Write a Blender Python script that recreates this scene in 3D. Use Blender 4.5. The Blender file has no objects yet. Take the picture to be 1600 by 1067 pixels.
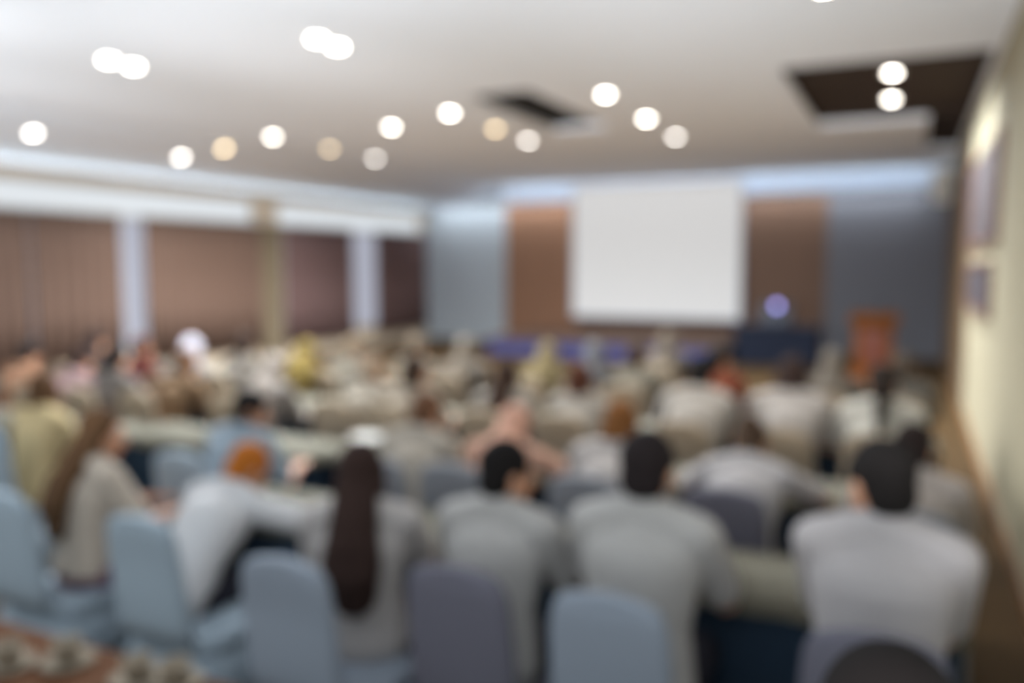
import bpy, bmesh, math, random
from mathutils import Vector, Matrix
random.seed(7)
S = bpy.context.scene
COL = S.collection
R = math.radians

# ------------------------------------------------------------------ camera, world, exposure
CAM_H, F_PX, YAW, PITCH = 1.9, 1300.0, 25.6, -5.2
cd = bpy.data.cameras.new('camera'); cam = bpy.data.objects.new('camera', cd); COL.objects.link(cam)
cd.sensor_width = 36; cd.lens = F_PX/1600*36
cam.location = (0, 0, CAM_H); cam.rotation_euler = (R(90+PITCH), 0, R(YAW))
cd.clip_start = .02
cd.dof.use_dof = True; cd.dof.focus_distance = .40; cd.dof.aperture_fstop = 2.5
S.camera = cam

w = bpy.data.worlds.new('world'); S.world = w; w.use_nodes = True
WORLD_UP, WORLD_DOWN, WORLD_CEIL_FILL = .4, 1.7, 2.0            # dim above; brighter below, added to lift the ceiling through the open rear
wn = w.node_tree; bg = wn.nodes['Background']; bg.inputs[0].default_value = (.90, .97, 1.0, 1)
wt = wn.nodes.new('ShaderNodeTexCoord'); ws_ = wn.nodes.new('ShaderNodeSeparateXYZ'); wm = wn.nodes.new('ShaderNodeMapRange')
wn.links.new(wt.outputs['Generated'], ws_.inputs[0]); wn.links.new(ws_.outputs['Z'], wm.inputs[0]); 
wg = wn.nodes.new('ShaderNodeMapRange'); wa = wn.nodes.new('ShaderNodeMath'); wa.operation = 'ADD'
wn.links.new(ws_.outputs['Z'], wg.inputs[0]); wg.inputs[1].default_value = -.56; wg.inputs[2].default_value = -.34; wg.inputs[3].default_value = WORLD_CEIL_FILL; wg.inputs[4].default_value = 0
wn.links.new(wm.outputs[0], wa.inputs[0]); wn.links.new(wg.outputs[0], wa.inputs[1]); wn.links.new(wa.outputs[0], bg.inputs[1])
wm.inputs[1].default_value = -.12; wm.inputs[2].default_value = .08; wm.inputs[3].default_value = WORLD_DOWN; wm.inputs[4].default_value = WORLD_UP
S.view_settings.view_transform = 'Standard'; S.view_settings.look = 'None'
S.view_settings.gamma = 1; S.view_settings.use_curve_mapping = False
S.view_settings.exposure = 0.0
LAMP_W = 740.0
WIN_UP, WIN_LOW, SCREEN_E = .82, .52, .46

# unseen spots behind the camera, added to brighten the ceiling
UP_W = 2000.0
for ux, ty in ((.1, 8.0), (-3.6, 7.5), (-7.2, 7.5), (-10.4, 7.5)):
    ul = bpy.data.lights.new('rear_fill_spot', 'SPOT'); ul.energy = UP_W; ul.spot_size = R(54); ul.spot_blend = 1; ul.shadow_soft_size = .25; ul.color = (.97, .98, 1)
    uo = bpy.data.objects.new('rear_fill_spot', ul); COL.objects.link(uo); uo.location = (ux, -.6, 1.6)
    uo.rotation_euler = Vector((.22 if ux > 0 else 0, ty+.6, 2.4)).to_track_quat('-Z', 'Y').to_euler()

# spot without a fixture above the frame, added to brighten the middle rows
dl = bpy.data.lights.new('row_fill_spot', 'SPOT'); dl.energy = 190; dl.spot_size = R(92); dl.spot_blend = .8; dl.shadow_soft_size = .1; dl.color = (1, .95, .88)
do = bpy.data.objects.new('row_fill_spot', dl); COL.objects.link(do); do.location = (-1.3, 4.3, 3.74); do.rotation_euler = (R(14), 0, R(0))

# ------------------------------------------------------------------ helpers
def lin(c): return tuple(((v/255)/12.92 if v/255 <= .04045 else ((v/255+.055)/1.055)**2.4) for v in c)
MATS = {}
def mat(name, rgb, rough=.8, noise=0, scale=20, emit=0, metal=0, kind='noise', rgb2=None, stretch=None):
    if name in MATS: return MATS[name]
    m = bpy.data.materials.new(name); m.use_nodes = True; MATS[name] = m
    nt = m.node_tree; b = nt.nodes['Principled BSDF']
    c = (*lin(rgb), 1)
    b.inputs['Base Color'].default_value = c; b.inputs['Roughness'].default_value = rough
    b.inputs['Metallic'].default_value = metal
    if rough >= .8: b.inputs['Specular IOR Level'].default_value = .12
    if noise or rgb2:
        tc = nt.nodes.new('ShaderNodeTexCoord'); mp = nt.nodes.new('ShaderNodeMapping')
        nt.links.new(tc.outputs['Object'], mp.inputs[0])
        if stretch: mp.inputs['Scale'].default_value = stretch
        if kind == 'wave':
            t = nt.nodes.new('ShaderNodeTexWave'); t.inputs['Distortion'].default_value = 2
        else:
            t = nt.nodes.new('ShaderNodeTexNoise'); t.inputs['Detail'].default_value = 4
        t.inputs['Scale'].default_value = scale
        nt.links.new(mp.outputs[0], t.inputs['Vector'])
        mx = nt.nodes.new('ShaderNodeMix'); mx.data_type = 'RGBA'
        c2 = (*lin(rgb2), 1) if rgb2 else (*[v*(1-noise) for v in c[:3]], 1)
        mx.inputs[6].default_value = c; mx.inputs[7].default_value = c2
        nt.links.new(t.outputs[0], mx.inputs[0]); nt.links.new(mx.outputs[2], b.inputs['Base Color'])
    if emit:
        b.inputs['Emission Color'].default_value = c; b.inputs['Emission Strength'].default_value = emit
    return m

def mesh_obj(name, bm, m, parent=None, smooth=False, loc=None):
    bmesh.ops.recalc_face_normals(bm, faces=bm.faces)
    me = bpy.data.meshes.new(name); bm.to_mesh(me); bm.free()
    if smooth:
        for p in me.polygons: p.use_smooth = True
    return link(name, me, m, parent, loc)
def link(name, me, m, parent=None, loc=None):
    o = bpy.data.objects.new(name, me); COL.objects.link(o)
    if m is not None and len(me.materials) == 0: me.materials.append(m)
    if parent: o.parent = parent
    if loc: o.location = loc
    return o
def empty(name, loc=(0,0,0), rz=0):
    o = bpy.data.objects.new(name, None); COL.objects.link(o)
    o.location = loc; o.rotation_euler = (0, 0, rz); o.empty_display_size = .1
    return o
def tag(o, label, cat, group=None):
    o['label'] = label; o['category'] = cat
    if group: o['group'] = group
    return o
def struct(o): o['kind'] = 'structure'; return o
def box(bm, x0, x1, y0, y1, z0, z1):
    v = [bm.verts.new((x, y, z)) for z in (z0, z1) for y in (y0, y1) for x in (x0, x1)]
    for f in ((0,2,3,1),(4,5,7,6),(0,1,5,4),(1,3,7,5),(3,2,6,7),(2,0,4,6)): bm.faces.new([v[i] for i in f])
def B(*boxes, bev=0):
    bm = bmesh.new()
    for b in boxes: box(bm, *b)
    if bev: bmesh.ops.bevel(bm, geom=bm.edges[:], offset=bev, segments=2, affect='EDGES')
    return bm
def ring_loft(bm, rings, cap0=True, cap1=True):
    vs = [[bm.verts.new(p) for p in r] for r in rings]
    n = len(vs[0])
    for a, b in zip(vs, vs[1:]):
        for i in range(n): bm.faces.new((a[i], a[(i+1) % n], b[(i+1) % n], b[i]))
    if cap0: bm.faces.new(vs[0][::-1])
    if cap1: bm.faces.new(vs[-1])
def sup(cx, cy, z, a, b, n=4, seg=28, shear=0):
    out = []
    for i in range(seg):
        t = 2*math.pi*i/seg; c, s = math.cos(t), math.sin(t)
        out.append((cx + a*abs(c)**(2/n)*(1 if c >= 0 else -1), cy + b*abs(s)**(2/n)*(1 if s >= 0 else -1), z))
    return out
def lathe(bm, prof, seg=24, cx=0, cy=0):
    ring_loft(bm, [[(cx+r*math.cos(2*math.pi*i/seg), cy+r*math.sin(2*math.pi*i/seg), z) for i in range(seg)] for r, z in prof])
def ell(bm, c, r, rot=None, seg=20):
    M = Matrix.Translation(c)
    if rot is not None: M = M @ rot.to_4x4()
    bmesh.ops.create_uvsphere(bm, u_segments=seg, v_segments=seg//2+2, radius=1, matrix=M @ Matrix.Diagonal((*r, 1)))
def limb(bm, p0, p1, r0, r1, seg=14, flat=1.0, ax=None):
    """tapered capsule; flat scales the section across axis ax"""
    p0, p1 = Vector(p0), Vector(p1); d = (p1-p0); L = d.length
    if L < 1e-5: return
    d /= L
    a = Vector(ax) if ax else (Vector((1,0,0)) if abs(d.x) < .9 else Vector((0,1,0)))
    a = (a - d*a.dot(d)).normalized(); b = d.cross(a)
    rings = []
    for k in range(4):
        t = math.pi/2*(1-k/3.0); t = min(t, math.pi/2*.93)
        rings.append((p0 - d*r0*math.sin(t), r0*math.cos(t)))
    for k in range(4):
        t = min(math.pi/2*k/3.0, math.pi/2*.93)
        rings.append((p1 + d*r1*math.sin(t), r1*math.cos(t)))
    ring_loft(bm, [[c + (a*math.cos(2*math.pi*i/seg) + b*flat*math.sin(2*math.pi*i/seg))*r for i in range(seg)] for c, r in rings])
def remesh(bm, voxel, smooth=4, name='body'):
    bmesh.ops.recalc_face_normals(bm, faces=bm.faces)
    me = bpy.data.meshes.new(name); bm.to_mesh(me); bm.free()
    o = bpy.data.objects.new('temporary', me); COL.objects.link(o)
    md = o.modifiers.new('r', 'REMESH'); md.mode = 'VOXEL'; md.voxel_size = voxel
    if smooth:
        sm = o.modifiers.new('s', 'SMOOTH'); sm.factor = .5; sm.iterations = smooth
    dg = bpy.context.evaluated_depsgraph_get(); dg.update()
    out = bpy.data.meshes.new_from_object(o.evaluated_get(dg)); out.name = name
    out.materials.clear()
    bpy.data.objects.remove(o); bpy.data.meshes.remove(me)
    for p in out.polygons: p.use_smooth = True
    return out

# camera ray -> place (used to find where in the room a thing of the photograph stands)
_y, _p = R(YAW), R(PITCH)
_fw = Vector((-math.sin(_y)*math.cos(_p), math.cos(_y)*math.cos(_p), math.sin(_p)))
_rt = Vector((math.cos(_y), math.sin(_y), 0)); _up = _rt.cross(_fw)
def ray(px, py): return _fw*F_PX + _rt*(px-800) - _up*(py-533.5)
def xat(px, py, Y): d = ray(px, py); return (d*Y/d.y).x
def at_z(px, py, z): d = ray(px, py); return Vector((0, 0, CAM_H)) + d*(z-CAM_H)/d.z

# ------------------------------------------------------------------ the setting
XR, XL, YB, YF, H = .64, -11.6, 18.9, -2.0, 3.8
XC = -9.5                                   # edge of the flat ceiling on the window side
m_ceil = mat('ceiling_paint', (232, 236, 243), .9, .03, 3)
m_cove = mat('cove_paint', (230, 236, 246), .85)
m_dark = mat('recess_brown', (62, 52, 46), .9, .2, 5)
m_dgrey = mat('recess_grey', (52, 52, 52), .9, .2, 5)
m_floor = mat('carpet_brown', (72, 54, 32), .95, .35, 60)
m_wallr = mat('wall_cream', (156, 147, 124), .85, .04, 3)
m_walll = mat('wall_taupe', (206, 188, 166), .85, .04, 3)
m_back = mat('wall_grey', (160, 166, 172), .9, .06, 4)
m_backd = mat('wall_charcoal', (104, 104, 110), .9, .06, 4)
m_wood = mat('wood_brown', (138, 98, 72), .7, rgb2=(110, 77, 56), scale=3, stretch=(6, 1, .3))

struct(mesh_obj('floor', B((XL-.2, XR+.2, .45, YB+.2, -.1, 0)), m_floor))
# ceiling with three wells
wells = [(-1.25, .60, 8.6, 12.3, 'b'), (.12, .60, 12.3, 15.6, 'b'), (-4.65, -3.85, 8.45, 11.1, 'g')]
def ceiling():
    xs = sorted({XC, XR+.2, *[a for q in wells for a in q[:2]]}); ys = sorted({YF, YB+.2, *[a for q in wells for a in q[2:4]]})
    bm = bmesh.new()
    for x0, x1 in zip(xs, xs[1:]):
        for y0, y1 in zip(ys, ys[1:]):
            if any(q[0] <= x0 and x1 <= q[1] and q[2] <= y0 and y1 <= q[3] for q in wells): continue
            box(bm, x0, x1, y0, y1, H, H+.06)
    return bm
struct(mesh_obj('ceiling', ceiling(), m_ceil))
for x0, x1, y0, y1, k in wells:
    t = .004
    o = mesh_obj('ceiling_recess', B((x0-.1, x1+.1, y0-.1, y1+.1, H+.13, H+.17), (x0-.04, x0, y0-.04, y1+.04, H+.06, H+.13), (x1, x1+.04, y0-.04, y1+.04, H+.06, H+.13),
        (x0, x1, y0-.04, y0, H+.06, H+.13), (x0, x1, y1, y1+.04, H+.06, H+.13)), m_dark if k == 'b' else m_dgrey); struct(o)
    o.name = 'trim_%d' % (wells.index((x0, x1, y0, y1, k))+1)
# sloping cove between flat ceiling and window wall
bm = bmesh.new()
prof = [(XC+.02, H), (XC-.05, H-.10), (XC-.45, H-.22), (XC-.7, H-.30), (XL, H-.46), (XL, H+.06), (XC+.02, H+.06)]
ring_loft(bm, [[(x, y, z) for x, z in prof] for y in (YF, YB)])
o = mesh_obj('ceiling_cove', bm, m_cove); struct(o)
# right wall, back wall
struct(mesh_obj('wall_right', B((XR, XR+.2, 2.0, YB, 0, H)), m_wallr))
struct(mesh_obj('baseboard_right', B((XR-.015, XR, 2.0, YB, 0, .12)), mat('baseboard_wood', (120, 84, 48), .6)))
struct(mesh_obj('wall_back', B((XL-.2, XR+.2, YB, YB+.2, 0, H)), m_back))
struct(mesh_obj('trim_4', B((-9.2, -7.25, YB-.06, YB, 0, 3.42)), m_wood))
struct(mesh_obj('trim_5', B((-7.25, -1.65, YB-.06, YB, 0, 3.42)), mat('wood_brown_dark', (110, 80, 61), .7, rgb2=(84, 61, 47), scale=3, stretch=(6, 1, .3))))
struct(mesh_obj('trim_6', B((-1.65, XR, YB-.05, YB, 0, 3.42)), m_backd))
struct(mesh_obj('trim_7', B((-9.3, XR, YB-.35, YB, 3.42, 3.50), (-9.3, XR, YB-.10, YB, 3.50, H)), mat('bulkhead_paint', (206, 214, 224), .8)))
struct(mesh_obj('trim_9', B((XR-.02, XR, 11.95, YB-.06, .12, 3.45)), mat('panel_taupe', (104, 84, 64), .8, .08, 4)))
# left wall with two windows
W1, W2, ZS, ZT = (3.0, 12.62), (13.25, 18.75), .45, 3.18
struct(mesh_obj('wall_left', B((XL-.2, XL, W1[0]-2.2, W1[0], 0, H), (XL-.2, XL, W1[1], W2[0], 0, H), (XL-.2, XL, W2[1], YB, 0, H),
    (XL-.2, XL, W1[0], W1[1], 0, ZS), (XL-.2, XL, W2[0], W2[1], 0, ZS), (XL-.2, XL, W1[0], W1[1], ZT, H), (XL-.2, XL, W2[0], W2[1], ZT, H)), m_walll))
struct(mesh_obj('trim_8', B((XL, XL+.10, W1[1]-.02, W2[0]+.02, 0, 2.72)), mat('pier_stone', (112, 100, 82), .8, .05, 6)))
gl_u = mat('daylight_glass', (236, 242, 246), .3, emit=WIN_UP); gl_l = mat('frosted_glass', (222, 226, 244), .4, emit=WIN_LOW)
for g in (gl_u, gl_l): g.node_tree.nodes['Principled BSDF'].inputs['Base Color'].default_value = (.08, .08, .09, 1)
m_frame = mat('window_aluminium', (190, 190, 190), .4, metal=.3)
for n, (a, b) in enumerate((W1, W2)):
    bm = bmesh.new()
    box(bm, XL-.14, XL-.08, a, b, ZT-.04, ZT); box(bm, XL-.14, XL-.08, a, b, ZS, ZS+.05); box(bm, XL-.14, XL-.08, a, b, 2.66, 2.72)
    for y in (a, b-.05): box(bm, XL-.14, XL-.08, y, y+.05, ZS, ZT)
    fr = struct(mesh_obj('window_%d' % (n+1), bm, m_frame))
    mesh_obj('upper_pane', B((XL-.125, XL-.105, a+.04, b-.04, 2.71, ZT-.03)), gl_u, fr)
    mesh_obj('lower_pane', B((XL-.125, XL-.105, a+.04, b-.04, ZS+.04, 2.67)), gl_l, fr)

# ------------------------------------------------------------------ curtains, screen, stage, things at the front
def curtain(y0, y1, label, m):
    root = empty('curtain', (XL+.11, (y0+y1)/2, 0)); L = y1-y0
    n = max(24, int(L*26)); bm = bmesh.new(); rows = []
    for k, (z, amp) in enumerate(((2.70, .025), (2.0, .035), (1.2, .042), (.32, .05))):
        rows.append([bm.verts.new((amp*math.sin(i*math.pi/3.2+.3*math.sin(i*.37)), -L/2+L*i/n, z)) for i in range(n+1)])
    for ra, rb in zip(rows, rows[1:]):
        for i in range(n): bm.faces.new((ra[i], ra[i+1], rb[i+1], rb[i]))
    c = mesh_obj('curtain_cloth', bm, m, root, True)
    md = c.modifiers.new('thickness', 'SOLIDIFY'); md.thickness = .008
    mesh_obj('curtain_rail', B((-.03, .03, -L/2, L/2, 2.70, 2.74), (-.115, -.03, -L/2+.02, -L/2+.06, 2.70, 2.74), (-.115, -.03, L/2-.06, L/2-.02, 2.70, 2.74)), m_frame, root)
    tag(root, label, 'curtain', 'brown curtains along the window wall')
mc1 = mat('curtain_brown', (100, 80, 70), .9, .15, 4, stretch=(1, 4, .2)); mc2 = mat('curtain_plum', (108, 86, 84), .9, .15, 4, stretch=(1, 4, .2))
curtain(3.0, 7.9, 'long brown curtain at the near end of the window wall, cut by the frame edge', mc1)
curtain(7.9, 9.40, 'brown curtain just left of the first bright gap', mc1)
curtain(9.88, 12.62, 'wide brown curtain between the first bright gap and the pale pier', mc1)
curtain(13.28, 15.55, 'plum brown curtain between the pale pier and the second bright gap', mc2)
curtain(16.5, 18.75, 'plum brown curtain beside the grey far wall corner', mc2)

sx0, sx1, sz0, sz1, sy = -7.20, -3.36, .74, 3.66, 18.42
m_scr = mat('lit_screen', (250, 250, 250), .8, emit=SCREEN_E); m_scr.node_tree.nodes['Principled BSDF'].inputs['Base Color'].default_value = (.34, .34, .34, 1)
scr = empty('projection_screen', ((sx0+sx1)/2, sy, sz0)); cx = (sx0+sx1)/2
mesh_obj('screen_surface', B((sx0-cx, sx1-cx, -.01, .01, 0, sz1-sz0)), m_scr, scr)
mesh_obj('screen_border', B((sx0-cx-.05, sx0-cx, -.012, .012, -.05, sz1-sz0), (sx1-cx, sx1-cx+.05, -.012, .012, -.05, sz1-sz0), (sx0-cx, sx1-cx, -.012, .012, -.05, 0)), mat('screen_edge', (150, 160, 180), .7), scr)
bm = bmesh.new(); limb(bm, (sx0-cx-.06, 0, sz1-sz0+.05), (sx1-cx+.06, 0, sz1-sz0+.05), .055, .055)
mesh_obj('roller_case', bm, mat('white_metal', (225, 225, 228), .4), scr, True)
tag(scr, 'large blank white lit projection screen hanging on the brown far wall', 'screen')

st = empty('low_stage', (-5.7, 17.0, 0))
mesh_obj('stage_platform', B((-2.55, 2.55, -1.0, 1.3, .30, .36)), mat('stage_top', (84, 62, 50), .7), st)
bm = bmesh.new(); n = 120
a = [bm.verts.new((-2.55+5.1*i/n, -.99+.02*math.sin(i*1.3), .30)) for i in range(n+1)]; b = [bm.verts.new((-2.55+5.1*i/n, -.99+.035*math.sin(i*1.3), .0)) for i in range(n+1)]
for i in range(n): bm.faces.new((a[i], a[i+1], b[i+1], b[i]))
mesh_obj('stage_skirt', bm, mat('blue_skirt', (58, 62, 104), .9), st, True)
mesh_obj('stage_frame', B((-2.5, 2.5, -.9, 1.28, 0, .30)), mat('black_frame', (30, 30, 32), .8), st)
tag(st, 'low stage with a blue cloth skirt below the white screen', 'stage')

# speaker's equipment table with projector, lectern
et = empty('equipment_table', (-2.28, 16.6, 0))
mesh_obj('tabletop', B((-.75, .75, -.35, .35, .72, .76)), mat('dark_laminate', (40, 42, 50), .6), et)
for sx in (-.68, .68):
    for sy_ in (-.28, .28): mesh_obj('leg', B((sx-.025, sx+.025, sy_-.025, sy_+.025, 0, .72)), mat('black_frame', (30, 30, 32)), et)
mesh_obj('table_drape', B((-.77, .77, -.375, -.355, .02, .765), (-.77, -.755, -.375, .36, .02, .765), (.755, .77, -.375, .36, .02, .765)), mat('navy_drape', (26, 30, 42), .9), et)
tag(et, 'dark blue draped equipment table right of the white screen', 'table')
pj = empty('projector', (-2.32, 16.55, .766))
mesh_obj('case', B((-.28, .28, -.2, .2, .02, .42), bev=.02), mat('projector_case', (46, 50, 62), .5), pj)
bm = bmesh.new(); ell(bm, (.05, -.22, .38), (.075, .075, .075)); mesh_obj('lens', bm, mat('purple_lens', (150, 146, 220), .2, emit=4.0), pj, True)
bm = bmesh.new(); limb(bm, (.05, -.08, .38), (.05, -.2, .38), .09, .09); mesh_obj('lens_barrel', bm, mat('black_frame', (30, 30, 32)), pj, True)
for sx in (-.22, .22): mesh_obj('foot', B((sx-.02, sx+.02, -.02, .02, 0, .02)), mat('black_frame', (30, 30, 32)), pj)
tag(pj, 'dark projector with a glowing violet lens on the draped equipment table', 'projector')

lc = empty('lectern', (-.55, 15.4, 0)); mo = mat('lectern_wood', (106, 60, 18), .8, rgb2=(86, 47, 13), scale=4, stretch=(1, 1, .2))
mesh_obj('body', B((-.30, .30, -.22, .22, .06, .92)), mo, lc)
bm = bmesh.new(); ring_loft(bm, [[(-.38, y, z) , (.38, y, z), (.38, y, z+.04), (-.38, y, z+.04)] for y, z in ((-.32, .92), (.28, 1.06))]); mesh_obj('reading_desk', bm, mo, lc)
mesh_obj('plinth', B((-.36, .36, -.27, .27, 0, .06)), mat('lectern_dark', (120, 60, 30), .5), lc)
mesh_obj('front_panel', B((-.2, .2, -.235, -.22, .25, .84)), mat('lectern_red', (88, 38, 20), .5), lc)
bm = bmesh.new(); limb(bm, (.12, .1, 1.02), (.12, -.02, 1.26), .007, .006); ell(bm, (.12, -.03, 1.28), (.02, .02, .035)); mesh_obj('microphone', bm, mat('black_frame', (30, 30, 32)), lc, True)
tag(lc, 'orange brown wooden lectern in front of the charcoal far wall', 'lectern')

# LED strip tucked under the bulkhead, washing the far wall
ld = bpy.data.lights.new('wall_wash', 'AREA'); ld.shape = 'RECTANGLE'; ld.size = 11.5; ld.size_y = .06; ld.energy = 70; ld.color = (.84, .93, 1)
lo = bpy.data.objects.new('wall_wash', ld); COL.objects.link(lo); lo.location = (-5.5, YB-.36, 3.39); lo.rotation_euler = (R(28), 0, 0)
def strip(name, loc, rot, L, W, col):
    ld = bpy.data.lights.new(name, 'AREA'); ld.shape = 'RECTANGLE'; ld.size = L; ld.size_y = .05; ld.energy = W; ld.color = col
    lo = bpy.data.objects.new(name, ld); COL.objects.link(lo); lo.location = loc; lo.rotation_euler = rot
strip('bulkhead_cove_led', (-4.4, YB-.30, 3.515), (R(236), 0, 0), 9.6, 40, (.72, .86, 1))       # lies on the bulkhead, lights the ceiling in front
strip('window_cove_fill', (XL+.14, 10.6, 3.19), (0, R(244), 0), .05, 50, (.80, .94, 1))  # added strip without a fixture, brightens the cove in place of window daylight
bpy.data.lights['window_cove_fill'].size_y = 15.5
# right wall: banners, loudspeaker
def banner(y0, y1, z0, z1, label, c, c2):
    r = empty('wall_banner', (XR, (y0+y1)/2, z0)); L = (y1-y0)/2
    mesh_obj('printed_panel', B((-.035, -.006, -L+.05, L-.05, .05, z1-z0-.05)), mat('print_'+label[:6], c, .7, rgb2=c2, scale=1.3), r)
    mesh_obj('frame', B((-.05, 0, -L, -L+.05, 0, z1-z0), (-.05, 0, L-.05, L, 0, z1-z0), (-.05, 0, -L+.05, L-.05, 0, .05), (-.05, 0, -L+.05, L-.05, z1-z0-.05, z1-z0)), mat('banner_wood', (92, 58, 40), .6), r)
    tag(r, label, 'banner')
banner(8.0, 11.8, 2.1, 3.05, 'large framed mauve print high on the cream wall', (48, 37, 42), (50, 31, 30))
banner(8.4, 11.4, 1.42, 1.95, 'smaller framed violet print hanging below the large mauve one', (46, 41, 53), (44, 34, 41))
sp = empty('wall_loudspeaker', (XR-.02, 16.4, 3.0))
mesh_obj('cabinet', B((-.36, -.06, -.2, .2, 0, .55), bev=.03), mat('speaker_white', (216, 210, 198), .5), sp)
mesh_obj('grille', B((-.34, -.08, -.215, -.2, .03, .52)), mat('speaker_grille', (180, 176, 168), .7), sp)
mesh_obj('bracket', B((-.07, 0, -.05, .05, .2, .32)), mat('black_frame', (30, 30, 32)), sp)
tag(sp, 'white loudspeaker fixed high on the cream wall near the far corner', 'loudspeaker')

# ------------------------------------------------------------------ ceiling lamps
m_ring = mat('lamp_ring', (235, 232, 225), .4)
m_bulbs = {'white': mat('bulb_white', (255, 248, 236), .3, emit=26), 'warm': mat('bulb_warm', (255, 226, 180), .3, emit=11), 'cool': mat('bulb_cool', (255, 250, 244), .3, emit=16)}
def lamp(x, y, z, kind, label, n=1, W=LAMP_W, tilt=0):
    r = empty('ceiling_downlight', (x, y, z)); r.rotation_euler = (0, tilt, 0)
    for k in range(n):
        oy = (k-(n-1)/2)*.27
        bm = bmesh.new(); lathe(bm, [(.068, -.004), (.095, -.010), (.105, -.004), (.105, .004), (.068, .004)], 24, 0, oy)
        rg = mesh_obj('trim_ring', bm, m_ring, r, True)
        bm = bmesh.new(); lathe(bm, [(.001, -.022), (.03, -.020), (.055, -.012), (.066, 0), (.066, .03), (.001, .03)], 20, 0, oy)
        mesh_obj('bulb', bm, m_bulbs[kind], rg, True)
        ld = bpy.data.lights.new('lamp_light', 'SPOT'); ld.energy = W*(1.0 if kind != 'warm' else .6); ld.spot_size = R(168); ld.spot_blend = .9; ld.shadow_soft_size = .08
        ld.color = (.88, .95, 1.0) if kind != 'warm' else (1, .9, .76)
        lo = bpy.data.objects.new('lamp_light', ld); COL.objects.link(lo); lo.parent = r; lo.location = (0, oy, -.06)
    tag(r, label, 'ceiling lamp', 'round ceiling downlights')
lamp(-6.78, 5.65, H, 'white', 'bright twin downlight nearest the windows in the front pair', 2, W=LAMP_W*.55)
lamp(-4.58, 5.91, H, 'white', 'bright twin downlight nearest the top edge of the picture', 2, W=LAMP_W*.8)
lamp(-8.58, 9.74, H, 'white', 'nearest of the three downlights in the line along the window cove')
lamp(-8.62, 11.13, H, 'warm', 'dim warm middle downlight in the line along the window cove')
lamp(-8.66, 12.46, H, 'cool', 'farthest downlight in the line along the window cove, over the second window')
lamp(-6.52, 9.78, H, 'white', 'slightly oval downlight alone between the cove line and the dark vent')
lamp(-5.27, 9.21, H, 'white', 'bright downlight just left of the dark ceiling vent')
lamp(-5.30, 10.53, H, 'warm', 'dim warm downlight just below the dark ceiling vent')
lamp(-5.34, 11.71, H, 'cool', 'downlight past the dark vent, closest to the screen top corner')
lamp(-3.15, 8.98, H, 'white', 'bright nearest downlight of three in line above the screen')
lamp(-3.18, 10.66, H, 'white', 'middle downlight of three in line above the screen')
lamp(-3.22, 12.30, H, 'cool', 'farthest and dimmest downlight of three in line above the screen')
lamp(-.27, 9.85, H+.13, 'white', 'upper of the two downlights inside the dark brown ceiling recess')
lamp(-.31, 11.35, H+.13, 'white', 'lower of the two downlights inside the dark brown ceiling recess')
lamp(-.62, 6.25, H, 'white', 'downlight cut by the top edge of the picture, nearest the cream wall', W=LAMP_W*.08)
def cove_z(x):
    for (x1, z1), (x0, z0) in zip(prof, prof[1:5]):
        if x0 <= x <= x1: return z0+(z1-z0)*(x-x0)/(x1-x0)
    return H
for px, py, k, lb in ((52, 208, 'cool', 'leftmost downlight, set in the sloping cove above the near window'), (283, 245, 'cool', 'pale lower downlight in the sloping cove over the first window'),
                      (350, 232, 'warm', 'dim warm downlight in the sloping cove left of the cove line')):
    best = None
    for i in range(400):
        z = 3.3+.5*i/400; p = at_z(px, py, z)
        e = abs(cove_z(p.x)-z) if XL < p.x < XC else 9
        if best is None or e < best[0]: best = (e, p)
    p = best[1]; lamp(p.x, p.y, cove_z(p.x), k, lb, W=LAMP_W*.5, tilt=R(-14 if p.x > XC-.7 else -5))

# ------------------------------------------------------------------ tables
m_navy = mat('navy_cloth', (42, 57, 72), .9, .15, 6); m_pale = mat('pale_green_cloth', (104, 100, 88), .9, .05, 6)
def drape(w, d, h, fold=.018, drop=.70):
    """cloth over a box table: perimeter rings, folds deepen to the hem"""
    bm = bmesh.new(); per = []
    n1, n2 = int(w*24), int(d*24)
    for i in range(n1): per.append((-w/2+w*i/n1, -d/2, 0, -1))
    for i in range(n2): per.append((w/2, -d/2+d*i/n2, 1, 0))
    for i in range(n1): per.append((w/2-w*i/n1, d/2, 0, 1))
    for i in range(n2): per.append((-w/2, d/2-d*i/n2, -1, 0))
    rings = []
    for t in (0, .04, .3, .65, 1):
        rings.append([(x+nx*(.004+fold*t*(1+math.sin(i*.9))), y+ny*(.004+fold*t*(1+math.sin(i*.9))), h-(drop*t)) for i, (x, y, nx, ny) in enumerate(per)])
    ring_loft(bm, rings[::-1], cap0=False, cap1=True)
    return bm
def table(cx, cy, w, d, label, cloth_label, top_label, wood=False):
    t = empty('seminar_table', (cx, cy, 0), 0)
    mt = mat('table_wood', (100, 66, 44), .9, rgb2=(82, 54, 36), scale=5, stretch=(1, 5, 5)) if wood else mat('table_board', (150, 130, 105), .6)
    mesh_obj('tabletop', B((-w/2, w/2, -d/2, d/2, .715, .745), bev=.004), mt, t)
    for sx in (-1, 1):
        for sy in (-1, 1): mesh_obj('leg', B((sx*(w/2-.08)-.018, sx*(w/2-.08)+.018, sy*(d/2-.06)-.018, sy*(d/2-.06)+.018, 0, .715)), mat('steel_leg', (110, 110, 112), .4, metal=.7), t)
    tag(t, label, 'table', None if wood else 'cloth covered seminar tables')
    if cloth_label:
        c = mesh_obj('tablecloth', drape(w+.012, d+.012, .750), m_navy, None, True, (cx, cy, 0)); tag(c, cloth_label, 'tablecloth', 'navy tablecloths on the seminar tables')
        r = mesh_obj('table_topper', drape(w+.05, d+.05, .757, .006, .05), m_pale, None, True, (cx, cy, 0)); tag(r, top_label, 'tablecloth', 'pale toppers on the seminar tables')

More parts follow.
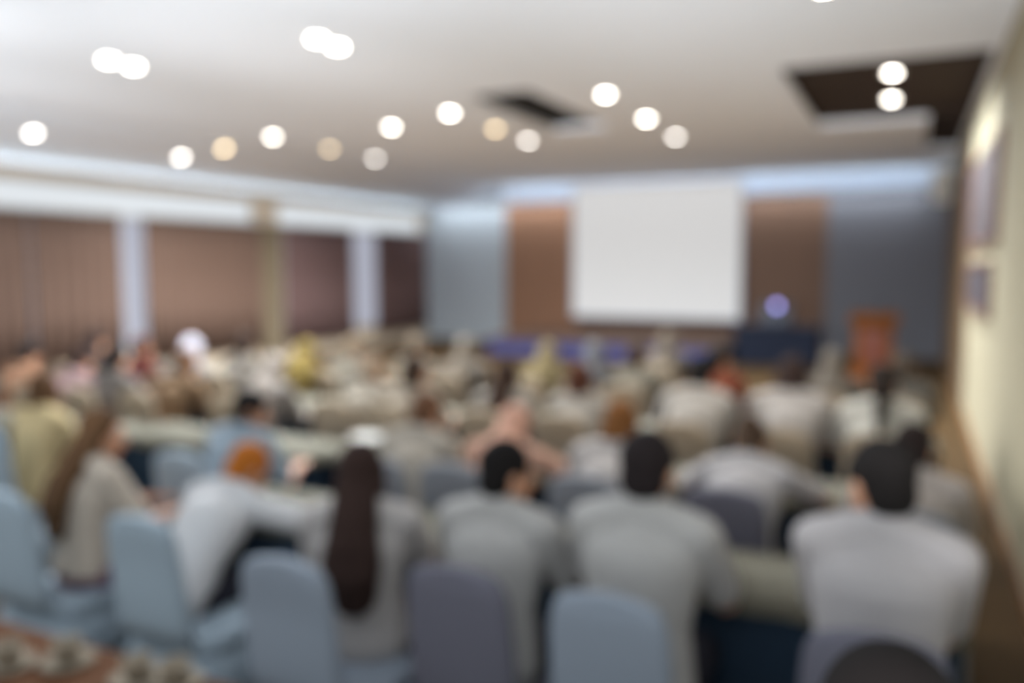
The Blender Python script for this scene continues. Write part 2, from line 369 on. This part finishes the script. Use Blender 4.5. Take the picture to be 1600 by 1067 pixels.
TW, TD = 1.62, .44
ROWS = {1: 2.5, 2: 3.85, 3: 5.3, 4: 6.8}
SL = {1: .03, 2: .09, 3: .10, 4: .08}                # rows run slightly nearer to the camera towards the windows
TX = {1: [-.63, -2.33], 2: [-.63, -2.33, -4.03, -5.73], 3: [-.63, -2.33, -4.03, -5.73, -7.43], 4: [-.63, -2.33, -4.03, -5.73, -7.43]}
RN = {1: 'front row', 2: 'second row', 3: 'third row', 4: 'last row'}
CN = ['beside the cream wall', 'second from the cream wall', 'third from the cream wall', 'fourth from the cream wall', 'nearest the windows']
for r, y in ROWS.items():
    for k, x in enumerate(TX[r]):
        table(x, y+.62+SL[r]*x, TW, TD, 'cloth covered seminar table of the %s, %s' % (RN[r].split(',')[0], CN[k]), 'navy floor length cloth, %s table %s' % (RN[r].split(',')[0], CN[k]), 'pale topper, %s table %s' % (RN[r].split(',')[0], CN[k]))
table(-2.35, 1.38, 1.8, .55, 'bare brown wooden table in the bottom left corner', None, None, True)

def cup(x, y, z, label, group, s=1.0):
    r = empty('cup_and_saucer', (x, y, z)); m = mat('porcelain', (140, 128, 112), .8)
    bm = bmesh.new(); lathe(bm, [(.03*s, 0), (.05*s, .002), (.075*s, .012), (.075*s, .015), (.045*s, .008), (.001, .008)]); mesh_obj('saucer', bm, m, r, True)
    bm = bmesh.new(); lathe(bm, [(.022*s, .009), (.03*s, .014), (.04*s, .05*s+.01), (.042*s, .07*s), (.038*s, .07*s), (.026*s, .02), (.001, .018)]); c = mesh_obj('cup', bm, m, r, True)
    bm = bmesh.new()
    for i in range(6):
        a0, a1 = math.pi*(i/6-.5), math.pi*((i+1)/6-.5)
        limb(bm, ((.038+.022*math.cos(a0))*s, 0, .042*s+.02*s*math.sin(a0)), ((.038+.022*math.cos(a1))*s, 0, .042*s+.02*s*math.sin(a1)), .004, .004, 8)
    mesh_obj('handle', bm, m, c, True)
    tag(r, label, 'cup', group)
for (px, py), lb in zip(((12, 1035), (105, 1030), (215, 1058), (345, 1025)), ('white cup on its saucer at the left end of the brown table', 'second white cup from the left on the brown table',
        'white cup lowest in the picture on the brown table', 'white cup near the right end of the brown table')):
    p = at_z(px, py, .76); cup(p.x, min(p.y, 1.58), .746, lb, 'cups on the brown table', 1.0)
# plate and paper on the tables
def plate(px, py, lb):
    p = at_z(px, py, .77); bm = bmesh.new(); lathe(bm, [(.001, 0), (.08, 0), (.13, .018), (.135, .022), (.13, .024), (.08, .008), (.001, .006)], 32)
    o = mesh_obj('dinner_plate', bm, mat('white_china', (206, 202, 196), .25), None, True, (p.x, 4.47, .7585)); tag(o, lb, 'plate')
plate(512, 705, 'bright white round plate on the second row table left of the long dark hair')

# ------------------------------------------------------------------ chairs
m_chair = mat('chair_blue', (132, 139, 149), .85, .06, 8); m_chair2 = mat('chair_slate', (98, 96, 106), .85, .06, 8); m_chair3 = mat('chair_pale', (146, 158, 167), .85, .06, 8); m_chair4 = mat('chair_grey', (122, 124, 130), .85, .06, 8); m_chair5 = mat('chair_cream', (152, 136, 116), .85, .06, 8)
CH = {}
def chair_mesh():
    bm = bmesh.new(); rings = []
    zs = [.47, .55, .70, .82, .88, .92, .945, .958, .965]; ws = [.190, .190, .187, .182, .176, .165, .145, .105, .045]
    for z, w_ in zip(zs, ws): rings.append(sup(0, -.245-.13*(z-.46), z, w_, .034 if z < .94 else .026, 3.2))
    ring_loft(bm, rings); CH['backrest_cover'] = finish(bm, 'backrest_cover')
    bm = bmesh.new(); ring_loft(bm, [sup(0, 0, z, a, b_, 4) for z, a, b_ in ((.395, .20, .19), (.40, .225, .215), (.44, .228, .22), (.458, .222, .214), (.466, .19, .18))]); CH['seat_cover'] = finish(bm, 'seat_cover')
    bm = bmesh.new(); rings = []
    for z, g in ((.392, 0), (.25, .010), (.02, .025)):
        base = sup(0, -.02, z, .222+g, .235+g, 5, 72); rings.append([(x*(1+.02*(g*30)*math.sin(i*.8)), y*(1+.02*(g*30)*math.sin(i*.8)), zz) for i, (x, y, zz) in enumerate(base)])
    ring_loft(bm, rings); CH['skirt'] = finish(bm, 'skirt')
    bm = bmesh.new()
    CH['leg'] = None
def finish(bm, name):
    bmesh.ops.recalc_face_normals(bm, faces=bm.faces); me = bpy.data.meshes.new(name); bm.to_mesh(me); bm.free()
    for p in me.polygons: p.use_smooth = True
    return me
chair_mesh()
def chair(x, y, label, m, rz=0):
    r = empty('banquet_chair', (x, y, 0), rz)
    for nm in ('backrest_cover', 'seat_cover', 'skirt'):
        o = bpy.data.objects.new(nm, CH[nm]); COL.objects.link(o); o.parent = r
        if not CH[nm].materials: CH[nm].materials.append(m_chair)
        o.material_slots[0].link = 'OBJECT'; o.material_slots[0].material = m
    for sx in (-1, 1):
        for sy in (-1, 1):
            o = bpy.data.objects.new('leg', LEG); COL.objects.link(o); o.parent = r; o.location = (sx*.17, sy*.17, 0)
    tag(r, label, 'chair', 'fabric covered banquet chairs')
LEG = finish(B((-.014, .014, -.014, .014, 0, .40)), 'leg'); LEG.materials.append(mat('steel_leg', (110, 110, 112)))

# ------------------------------------------------------------------ people
m_skin = mat('skin', (190, 138, 107), .55, .06, 12); m_eye = mat('eye_white', (235, 232, 226), .3); m_iris = mat('eye_iris', (40, 26, 20), .3); m_lip = mat('lips', (176, 100, 90), .5)
# pose: lean, head pitch, head yaw, (left hand, right hand) targets, elbow spread
POSES = {
 'upright': dict(lean=7, hp=4, hy=0, lh=(-.17, .42, .80), rh=(.17, .42, .80), sp=.10),
 'writing': dict(lean=17, hp=24, hy=0, lh=(-.20, .47, .80), rh=(.10, .47, .80), sp=.16),
 'left':    dict(lean=9, hp=6, hy=38, lh=(-.10, .42, .80), rh=(.10, .42, .80), sp=-.01),
 'right':   dict(lean=9, hp=6, hy=-38, lh=(-.18, .42, .80), rh=(.15, .42, .80), sp=.12),
 'bent':    dict(lean=32, hp=38, hy=0, lh=(-.16, .56, .795), rh=(.18, .58, .795), sp=.30, pz=.05),
 'reach':   dict(lean=26, hp=34, hy=-12, lh=(-.22, .46, .80), rh=(.36, .50, .80), sp=.18),
 'back':    dict(lean=-3, hp=2, hy=0, lh=(-.17, .36, .80), rh=(.17, .36, .80), sp=.12),
 'slump':   dict(lean=46, hp=36, hy=-20, lh=(-.12, .60, .795), rh=(.26, .60, .795), sp=.20, pz=-.0),
 'aside':   dict(lean=24, hp=14, hy=-48, lh=(-.20, .46, .80), rh=(.18, .48, .80), sp=.14),
 'lap':     dict(lean=4, hp=2, hy=0, lh=(-.08, .26, .655), rh=(.08, .26, .655), sp=.10),
}
def joints(P):
    J = {}; hip = Vector((0, -.02, .56)); a = R(P['lean'])
    up = Vector((0, math.sin(a), math.cos(a))); J['up'] = up; J['fwd'] = Vector((0, math.cos(a), -math.sin(a)))
    J['hip'] = hip; J['waist'] = hip+up*.20 - J['fwd']*.01; J['chest'] = hip+up*.36 - J['fwd']*.012; J['neck'] = hip+up*.525
    a2 = R(P['lean']*.6+P['hp']*.25); J['nk1'] = J['neck']+Vector((0, math.sin(a2), math.cos(a2)))*.052
    Rm = Matrix.Rotation(R(P['hy']), 3, 'Z') @ Matrix.Rotation(-R(P['hp']), 3, 'X')
    J['R'] = Rm; J['head'] = J['nk1'] + Rm @ Vector((0, .022, .105))
    for s, h in ((-1, 'lh'), (1, 'rh')):
        sh = J['neck'] - up*.035 + Vector((s*.185, 0, 0)); t = Vector(P[h]); L1, L2 = .285, .25
        d = t-sh; D = min(d.length, L1+L2-.01); dn = d.normalized(); t = sh+dn*D
        x = (L1*L1-L2*L2+D*D)/(2*D); hh = math.sqrt(max(0, L1*L1-x*x))
        pole = Vector((s*(.12+P['sp']*3), -.2, -P.get('pz', 1))); pole = (pole-dn*pole.dot(dn)).normalized()
        J['sh%d' % s] = sh; J['el%d' % s] = sh+dn*x+pole*hh; J['wr%d' % s] = t
        J['kn%d' % s] = Vector((s*.115, .42, .525)); J['hj%d' % s] = Vector((s*.095, .02, .545)); J['an%d' % s] = Vector((s*.125, .43, .09))
    return J
def torso(bm, J, g=0.0, lo=0):
    up, fw = J['up'], J['fwd']; rings = []
    lv = [(-.10, .10, .085), (-.06, .155, .11), (.0, .175, .122), (.09, .162, .112), (.20, .150, .102), (.30, .165, .112), (.38, .180, .116), (.44, .180, .104), (.48, .150, .086), (.515, .085, .064)][lo:]
    for h, a, b in lv:
        c = J['hip']+up*h - fw*(.012 if .1 < h < .45 else 0)
        rings.append([c + Vector((1, 0, 0))*(a+g)*math.cos(t) + fw*(b+g)*math.sin(t) for t in [2*math.pi*i/28 for i in range(28)]])
    ring_loft(bm, rings)
def hand(bm, J, s):
    w_, e = J['wr%d' % s], J['el%d' % s]; d = (w_-e); d.z *= .3; d.normalize()
    side = Vector((d.y, -d.x, 0)).normalized()          # points to the person's right
    dn = Vector((0, 0, -1)); p = w_+d*.05
    Rm = Matrix((side, d, side.cross(d))).transposed()
    ell(bm, p, (.040, .055, .016), Rm, 16)
    for k, (o, L, sp) in enumerate(((-.031, .058, -.20), (-.0105, .070, -.06), (.0105, .074, .07), (.031, .066, .20))):
        if s > 0: o, sp = o, sp
        b0 = p+d*.045+side*o; f = (d+side*sp*1.2).normalized()
        b1 = b0+f*L*.5+Vector((0, 0, .004)); b2 = b1+(f*.85+dn*.5).normalized()*L*.5
        limb(bm, b0-f*.01, b1, .0090, .0085, 10); limb(bm, b1, b2, .0085, .0070, 10)
    ts = -s                                              # thumbs point to each other
    b0 = p-d*.02+side*ts*.03; b1 = b0+(side*ts*.8+d*.7).normalized()*.04; b2 = b1+(side*ts*.35+d).normalized()*.032
    limb(bm, b0, b1, .0115, .0095, 10); limb(bm, b1, b2, .0095, .0078, 10)
def head_pts(J): 
    return lambda *v: J['head'] + J['R'] @ Vector(v)
CACHE = {}
def body_mesh(pose):
    k = ('body', pose)
    if k in CACHE: return CACHE[k]
    J = joints(POSES[pose]); bm = bmesh.new(); q = head_pts(J); Rm = J['R']
    torso(bm, J)
    limb(bm, J['neck']-J['up']*.03, J['nk1']+Rm @ Vector((0, .005, .03)), .060, .054)
    ell(bm, q(0, -.012, .03), (.076, .094, .088), Rm); ell(bm, q(0, .028, -.045), (.060, .066, .074), Rm); ell(bm, q(0, .062, -.098), (.026, .022, .020), Rm)
    limb(bm, q(0, .088, .004), q(0, .108, -.034), .009, .0145); ell(bm, q(0, .078, .03), (.052, .014, .012), Rm); ell(bm, q(0, .086, -.070), (.025, .011, .010), Rm)
    for s in (-1, 1): limb(bm, J['nk1']-J['up']*.02-J['fwd']*.02, J['sh%d' % s]+J['up']*.005-J['fwd']*.01, .045, .052)
    for s in (-1, 1):
        ell(bm, q(s*.078, -.008, -.012), (.011, .021, .034), Rm, 12); ell(bm, q(s*.031, .079, .004), (.0145, .012, .010), Rm, 12)
        limb(bm, J['sh%d' % s], J['el%d' % s], .056, .040); limb(bm, J['el%d' % s], J['wr%d' % s], .041, .027)
        hand(bm, J, s)
        limb(bm, J['hj%d' % s], J['kn%d' % s], .085, .060); limb(bm, J['kn%d' % s], J['kn%d' % s].lerp(J['an%d' % s], .35), .056, .054); limb(bm, J['kn%d' % s].lerp(J['an%d' % s], .35), J['an%d' % s], .054, .036)
        an = J['an%d' % s]; limb(bm, an+Vector((0, -.03, -.05)), an+Vector((s*.015, .14, -.062)), .034, .026)
    me = remesh(bm, .0068, 3, 'person')
    for m in (m_skin, m_eye, m_iris, m_lip): me.materials.append(m)
    inv = Rm.inverted()
    for p in me.polygons:
        if (p.center-J['head']).length > .16: continue
        v = inv @ (p.center-J['head'])
        if v.y > .06:
            for s in (-1, 1):
                dx, dz = v.x-s*.031, v.z-.004
                if (dx/.0145)**2+(dz/.0085)**2 < 1 and v.y > .076: p.material_index = 2 if dx*dx+dz*dz < .0065**2 else 1
            if abs(v.x) < .026 and abs(v.z+.070) < .010 and v.y > .088: p.material_index = 3
    CACHE[k] = me; return me
def shirt_mesh(pose, sleeve):
    k = ('shirt', pose, sleeve)
    if k in CACHE: return CACHE[k]
    J = joints(POSES[pose]); bm = bmesh.new(); torso(bm, J, .017, 2 if 'tuck' in sleeve else 0)
    limb(bm, J['neck']-J['up']*.03, J['neck']+(J['nk1']-J['neck']).normalized()*.004, .078, .069)          # collar
    for s in (-1, 1): limb(bm, J['nk1']-J['up']*.012-J['fwd']*.024, J['sh%d' % s]+J['up']*.008-J['fwd']*.012, .056, .066)
    for s in (-1, 1):
        sh, el, wr = J['sh%d' % s], J['el%d' % s], J['wr%d' % s]
        ell(bm, sh+Vector((-s*.045, 0, .0)), (.105, .080, .070))
        if 'short' in sleeve: limb(bm, sh, sh.lerp(el, .80), .070, .066)
        else: limb(bm, sh, el, .075, .058); limb(bm, el, el.lerp(wr, .86), .058, .044)
    me = remesh(bm, .010, 5, 'shirt'); CACHE[k] = me; return me
def bottom_mesh(pose, kind):
    k = (kind,)
    if k in CACHE: return CACHE[k]
    J = joints(POSES['upright']); bm = bmesh.new()
    ell(bm, (0, -.01, .56), (.19, .135, .105))
    if kind == 'skirt': ell(bm, (0, .02, .54), (.195, .165, .092))
    for s in (-1, 1):
        hj, kn, an = J['hj%d' % s], J['kn%d' % s], J['an%d' % s]
        if kind == 'skirt': limb(bm, hj, kn+Vector((0, .02, 0)), .105, .086); limb(bm, kn, kn+Vector((0, .01, -.13)), .075, .080)
        else: limb(bm, hj, kn, .100, .076); limb(bm, kn, an+Vector((0, 0, .03)), .076, .062)
    if kind == 'skirt': limb(bm, (0, .05, .54), (0, .42, .53), .10, .085); limb(bm, (0, .43, .5), (0, .44, .40), .08, .075)
    me = remesh(bm, .012, 5, kind); CACHE[k] = me; return me
def shoe_mesh():
    if 'shoe' in CACHE: return CACHE['shoe']
    bm = bmesh.new(); limb(bm, (0, -.04, .042), (0, .15, .034), .042, .033); box(bm, -.036, .036, -.07, .17, .0, .02)
    me = remesh(bm, .008, 3, 'shoe'); CACHE['shoe'] = me; return me
def hair_mesh(pose, style):
    k = ('hair', pose, style)
    if k in CACHE: return CACHE[k]
    J = joints(POSES[pose]); q = head_pts(J); Rm = J['R']; up, fw = J['up'], J['fwd']; bm = bmesh.new()
    if style == 'scarf':
        ell(bm, q(0, -.012, .028), (.094, .104, .108), Rm); ell(bm, q(0, -.02, -.06), (.092, .085, .10), Rm)
        limb(bm, q(0, -.03, -.05), J['neck']-up*.02-fw*.03, .088, .125); ell(bm, J['neck']-up*.07-fw*.05, (.17, .11, .10))
    else:
        ell(bm, q(0, -.022, .038), (.088, .101, .096), Rm); ell(bm, q(0, -.055, -.025), (.078, .060, .075), Rm)
        for s in (-1, 1): ell(bm, q(s*.068, .005, .03), (.020, .045, .045), Rm)
    if style in ('bob', 'long'):
        ell(bm, q(0, -.05, -.05), (.092, .062, .10), Rm)
        for s in (-1, 1): limb(bm, q(s*.07, .0, .02), q(s*.075, -.01, -.10), .032, .030)
    if style == 'long':
        p0 = q(0, -.07, -.02); p1 = J['neck']-fw*.115-up*.02; p2 = J['chest']-fw*.155+up*.02; p3 = J['waist']-fw*.150+up*.05
        limb(bm, p0, p1, .085, .100, 18, .62); limb(bm, p1, p2, .100, .120, 18, .45); limb(bm, p2, p3, .120, .100, 18, .40)
    if style == 'pony':
        p0 = q(0, -.12, .04); p1 = q(0, -.165, -.02); p2 = J['neck']-fw*.15-up*.02; p3 = J['chest']-fw*.16
        ell(bm, p0, (.035, .03, .035)); limb(bm, p0, p1, .030, .038); limb(bm, p1, p2, .038, .034); limb(bm, p2, p3, .034, .016)
    if style == 'bun': ell(bm, q(0, -.125, .06), (.052, .046, .05), Rm)
    me = remesh(bm, .008, 4, 'hair'); CACHE[k] = me; return me
NP = 0
def person(x, y, top, pose, style, hair, shirt, sleeve='short', bottom='trousers', bcol=(44, 44, 52), rz=0, label='', seat=None, chair_m=None, chair_label=None):
    """hair, shirt: sRGB colours; top: height of the head's crown; seat: chair offset (x, y)"""
    global NP; NP += 1
    me = body_mesh(pose); hm = hair_mesh(pose, style)
    tz = max(v.co.z for v in hm.vertices); s = min(1.10, max(.92, top/tz))
    o = bpy.data.objects.new('person', me); COL.objects.link(o); o.location = (x, y, 0); o.scale = (s, s, s); o.rotation_euler = (0, 0, rz)
    def ch(nm, m_, mt, loc=(0, 0, 0)):
        c = bpy.data.objects.new(nm, m_); COL.objects.link(c); c.parent = o; c.location = loc
        if not m_.materials: m_.materials.append(mt)
        c.material_slots[0].link = 'OBJECT'; c.material_slots[0].material = mt
        return c
    def cm(pre, c, **k): return mat('%s_%d_%d_%d' % (pre, *c), c, .9, .12, 14, **k)
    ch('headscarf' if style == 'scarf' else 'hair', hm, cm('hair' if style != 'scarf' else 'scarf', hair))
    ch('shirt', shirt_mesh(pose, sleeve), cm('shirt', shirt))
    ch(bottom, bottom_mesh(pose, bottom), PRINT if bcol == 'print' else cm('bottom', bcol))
    for sx in (-1, 1): ch('shoe', shoe_mesh(), mat('shoe_black', (30, 28, 28), .4), (sx*.132, .43, 0))
    tag(o, label, 'person', 'people seated in the hall')
    sx, sy = seat or (0, 0)
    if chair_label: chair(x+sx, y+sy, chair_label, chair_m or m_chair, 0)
    return o
PRINT = mat('printed_skirt', (46, 40, 66), .85, rgb2=(118, 76, 92), scale=9)
BLK, DKB, BRN, AUB = (26, 23, 22), (52, 38, 34), (88, 64, 44), (116, 76, 42)
WHT, GRW, CRM, BEI = (206, 202, 198), (192, 187, 182), (200, 188, 170), (206, 192, 176)
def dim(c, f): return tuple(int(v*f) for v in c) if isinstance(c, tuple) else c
def P(px, py, Y, top, pose, style, hair, shirt, *a, **k):
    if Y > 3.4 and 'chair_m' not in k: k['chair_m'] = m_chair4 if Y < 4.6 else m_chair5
    shirt = dim(shirt, .58 if Y > 6 else .73 if Y > 4.6 else .88 if Y > 3 else .88); hair = dim(hair, .64 if Y > 6 else .9) if sum(hair) > 240 else hair  # colours darkened row by row to offset the uneven light on the crowd
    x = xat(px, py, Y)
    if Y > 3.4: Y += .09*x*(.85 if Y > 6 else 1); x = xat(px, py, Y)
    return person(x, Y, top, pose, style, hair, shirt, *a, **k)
def C(s): return 'covered banquet chair ' + s
# front row
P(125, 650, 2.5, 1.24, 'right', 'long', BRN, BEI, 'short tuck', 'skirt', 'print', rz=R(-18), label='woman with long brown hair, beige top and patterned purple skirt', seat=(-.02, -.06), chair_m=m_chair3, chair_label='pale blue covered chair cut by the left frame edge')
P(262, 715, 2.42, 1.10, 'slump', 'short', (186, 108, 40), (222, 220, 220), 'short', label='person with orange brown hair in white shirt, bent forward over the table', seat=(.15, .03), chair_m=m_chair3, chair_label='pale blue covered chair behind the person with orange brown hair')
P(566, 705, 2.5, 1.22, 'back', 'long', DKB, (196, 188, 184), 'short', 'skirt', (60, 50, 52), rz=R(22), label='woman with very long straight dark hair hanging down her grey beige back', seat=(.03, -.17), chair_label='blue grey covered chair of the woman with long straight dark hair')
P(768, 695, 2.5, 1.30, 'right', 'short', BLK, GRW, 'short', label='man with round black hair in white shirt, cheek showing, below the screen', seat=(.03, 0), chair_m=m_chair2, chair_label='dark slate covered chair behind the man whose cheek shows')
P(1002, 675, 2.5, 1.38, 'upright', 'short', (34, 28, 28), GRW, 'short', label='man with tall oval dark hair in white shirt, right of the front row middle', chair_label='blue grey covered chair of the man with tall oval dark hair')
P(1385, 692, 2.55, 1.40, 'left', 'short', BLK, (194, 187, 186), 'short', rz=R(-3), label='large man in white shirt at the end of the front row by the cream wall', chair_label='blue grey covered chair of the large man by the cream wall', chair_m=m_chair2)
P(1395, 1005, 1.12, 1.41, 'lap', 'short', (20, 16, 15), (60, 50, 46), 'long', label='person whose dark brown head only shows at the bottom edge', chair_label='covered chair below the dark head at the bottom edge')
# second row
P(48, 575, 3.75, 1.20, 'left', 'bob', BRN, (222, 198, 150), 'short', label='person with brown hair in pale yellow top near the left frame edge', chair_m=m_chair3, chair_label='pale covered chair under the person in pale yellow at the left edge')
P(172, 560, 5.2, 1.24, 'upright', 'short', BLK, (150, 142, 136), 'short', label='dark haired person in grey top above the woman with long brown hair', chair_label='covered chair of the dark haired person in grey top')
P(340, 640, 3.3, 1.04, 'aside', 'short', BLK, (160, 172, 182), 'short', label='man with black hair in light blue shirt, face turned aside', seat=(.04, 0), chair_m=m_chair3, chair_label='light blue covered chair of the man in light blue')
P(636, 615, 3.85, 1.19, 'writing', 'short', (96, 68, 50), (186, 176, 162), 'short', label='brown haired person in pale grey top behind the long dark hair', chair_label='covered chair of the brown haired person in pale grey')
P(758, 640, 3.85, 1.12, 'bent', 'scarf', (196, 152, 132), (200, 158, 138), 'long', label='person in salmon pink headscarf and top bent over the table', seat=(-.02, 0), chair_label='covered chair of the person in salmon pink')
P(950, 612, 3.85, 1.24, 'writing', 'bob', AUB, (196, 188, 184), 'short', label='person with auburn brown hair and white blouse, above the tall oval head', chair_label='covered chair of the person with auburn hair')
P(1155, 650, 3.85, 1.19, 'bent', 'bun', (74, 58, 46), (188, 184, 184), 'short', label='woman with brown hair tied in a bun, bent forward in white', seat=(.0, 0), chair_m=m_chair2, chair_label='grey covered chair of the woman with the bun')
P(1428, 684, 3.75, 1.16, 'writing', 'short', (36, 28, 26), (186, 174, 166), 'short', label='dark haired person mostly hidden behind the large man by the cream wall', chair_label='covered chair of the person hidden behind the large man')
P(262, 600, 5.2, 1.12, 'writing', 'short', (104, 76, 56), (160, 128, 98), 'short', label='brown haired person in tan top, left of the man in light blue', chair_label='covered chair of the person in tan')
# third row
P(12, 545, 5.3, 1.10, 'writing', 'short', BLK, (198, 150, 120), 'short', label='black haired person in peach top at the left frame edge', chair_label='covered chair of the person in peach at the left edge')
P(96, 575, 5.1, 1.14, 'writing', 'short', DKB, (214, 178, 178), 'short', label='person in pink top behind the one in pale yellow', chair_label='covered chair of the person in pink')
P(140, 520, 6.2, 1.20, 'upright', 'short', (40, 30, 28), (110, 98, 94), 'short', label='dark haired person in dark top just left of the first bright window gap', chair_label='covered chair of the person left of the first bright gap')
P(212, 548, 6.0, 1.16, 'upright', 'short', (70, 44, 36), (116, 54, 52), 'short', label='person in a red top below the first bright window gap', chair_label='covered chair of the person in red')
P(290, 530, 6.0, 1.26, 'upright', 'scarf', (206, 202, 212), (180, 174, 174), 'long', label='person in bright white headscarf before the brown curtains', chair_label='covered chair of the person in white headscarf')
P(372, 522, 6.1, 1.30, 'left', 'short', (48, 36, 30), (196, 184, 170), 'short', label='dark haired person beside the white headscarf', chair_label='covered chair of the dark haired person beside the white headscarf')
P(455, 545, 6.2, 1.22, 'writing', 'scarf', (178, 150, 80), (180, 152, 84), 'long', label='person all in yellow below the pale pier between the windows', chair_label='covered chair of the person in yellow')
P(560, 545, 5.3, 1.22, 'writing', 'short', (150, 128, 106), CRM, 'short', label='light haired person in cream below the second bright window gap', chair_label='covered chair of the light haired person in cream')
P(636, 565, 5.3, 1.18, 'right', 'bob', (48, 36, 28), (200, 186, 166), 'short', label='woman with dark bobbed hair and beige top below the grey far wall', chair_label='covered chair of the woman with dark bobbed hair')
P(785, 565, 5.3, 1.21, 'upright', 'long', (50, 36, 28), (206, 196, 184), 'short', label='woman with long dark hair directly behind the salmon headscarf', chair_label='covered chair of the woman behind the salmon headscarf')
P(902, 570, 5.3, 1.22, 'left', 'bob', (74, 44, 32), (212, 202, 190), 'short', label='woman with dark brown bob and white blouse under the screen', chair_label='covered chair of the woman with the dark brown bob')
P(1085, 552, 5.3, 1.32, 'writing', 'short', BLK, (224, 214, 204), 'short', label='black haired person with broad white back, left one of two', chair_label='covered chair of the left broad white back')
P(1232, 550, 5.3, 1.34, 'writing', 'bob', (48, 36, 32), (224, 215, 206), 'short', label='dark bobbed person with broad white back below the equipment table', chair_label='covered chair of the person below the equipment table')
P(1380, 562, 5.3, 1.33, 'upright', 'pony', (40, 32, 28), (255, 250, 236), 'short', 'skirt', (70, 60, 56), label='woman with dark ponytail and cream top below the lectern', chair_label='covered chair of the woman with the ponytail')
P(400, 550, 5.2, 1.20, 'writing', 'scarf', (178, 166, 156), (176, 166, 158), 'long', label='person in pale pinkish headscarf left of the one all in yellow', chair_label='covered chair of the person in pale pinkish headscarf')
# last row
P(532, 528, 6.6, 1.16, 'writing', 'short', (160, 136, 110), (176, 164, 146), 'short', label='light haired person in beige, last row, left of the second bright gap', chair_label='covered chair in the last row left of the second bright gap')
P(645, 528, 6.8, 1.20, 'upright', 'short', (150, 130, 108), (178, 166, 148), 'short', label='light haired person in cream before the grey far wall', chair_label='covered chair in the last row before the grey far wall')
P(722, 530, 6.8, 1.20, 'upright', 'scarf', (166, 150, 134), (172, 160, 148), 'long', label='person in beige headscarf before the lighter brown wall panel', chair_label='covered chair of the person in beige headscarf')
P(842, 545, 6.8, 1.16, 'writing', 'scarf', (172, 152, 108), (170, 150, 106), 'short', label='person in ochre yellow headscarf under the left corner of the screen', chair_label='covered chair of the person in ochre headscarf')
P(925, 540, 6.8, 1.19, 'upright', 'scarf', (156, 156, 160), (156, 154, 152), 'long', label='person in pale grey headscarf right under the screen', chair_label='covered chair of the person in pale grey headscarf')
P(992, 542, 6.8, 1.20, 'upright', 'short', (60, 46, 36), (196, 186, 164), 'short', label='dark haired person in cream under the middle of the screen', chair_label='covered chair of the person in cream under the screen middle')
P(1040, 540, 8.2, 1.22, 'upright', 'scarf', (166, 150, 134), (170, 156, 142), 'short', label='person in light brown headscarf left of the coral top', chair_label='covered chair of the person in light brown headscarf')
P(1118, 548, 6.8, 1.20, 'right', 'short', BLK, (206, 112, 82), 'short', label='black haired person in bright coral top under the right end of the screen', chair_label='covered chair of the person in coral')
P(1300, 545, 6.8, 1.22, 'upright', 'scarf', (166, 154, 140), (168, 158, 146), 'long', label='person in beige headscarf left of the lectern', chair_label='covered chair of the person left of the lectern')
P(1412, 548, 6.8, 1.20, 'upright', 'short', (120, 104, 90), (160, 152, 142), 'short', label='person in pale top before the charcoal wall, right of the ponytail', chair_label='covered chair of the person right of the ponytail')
for o in list(bpy.data.objects):
    if o.name.startswith('temporary'): bpy.data.objects.remove(o)
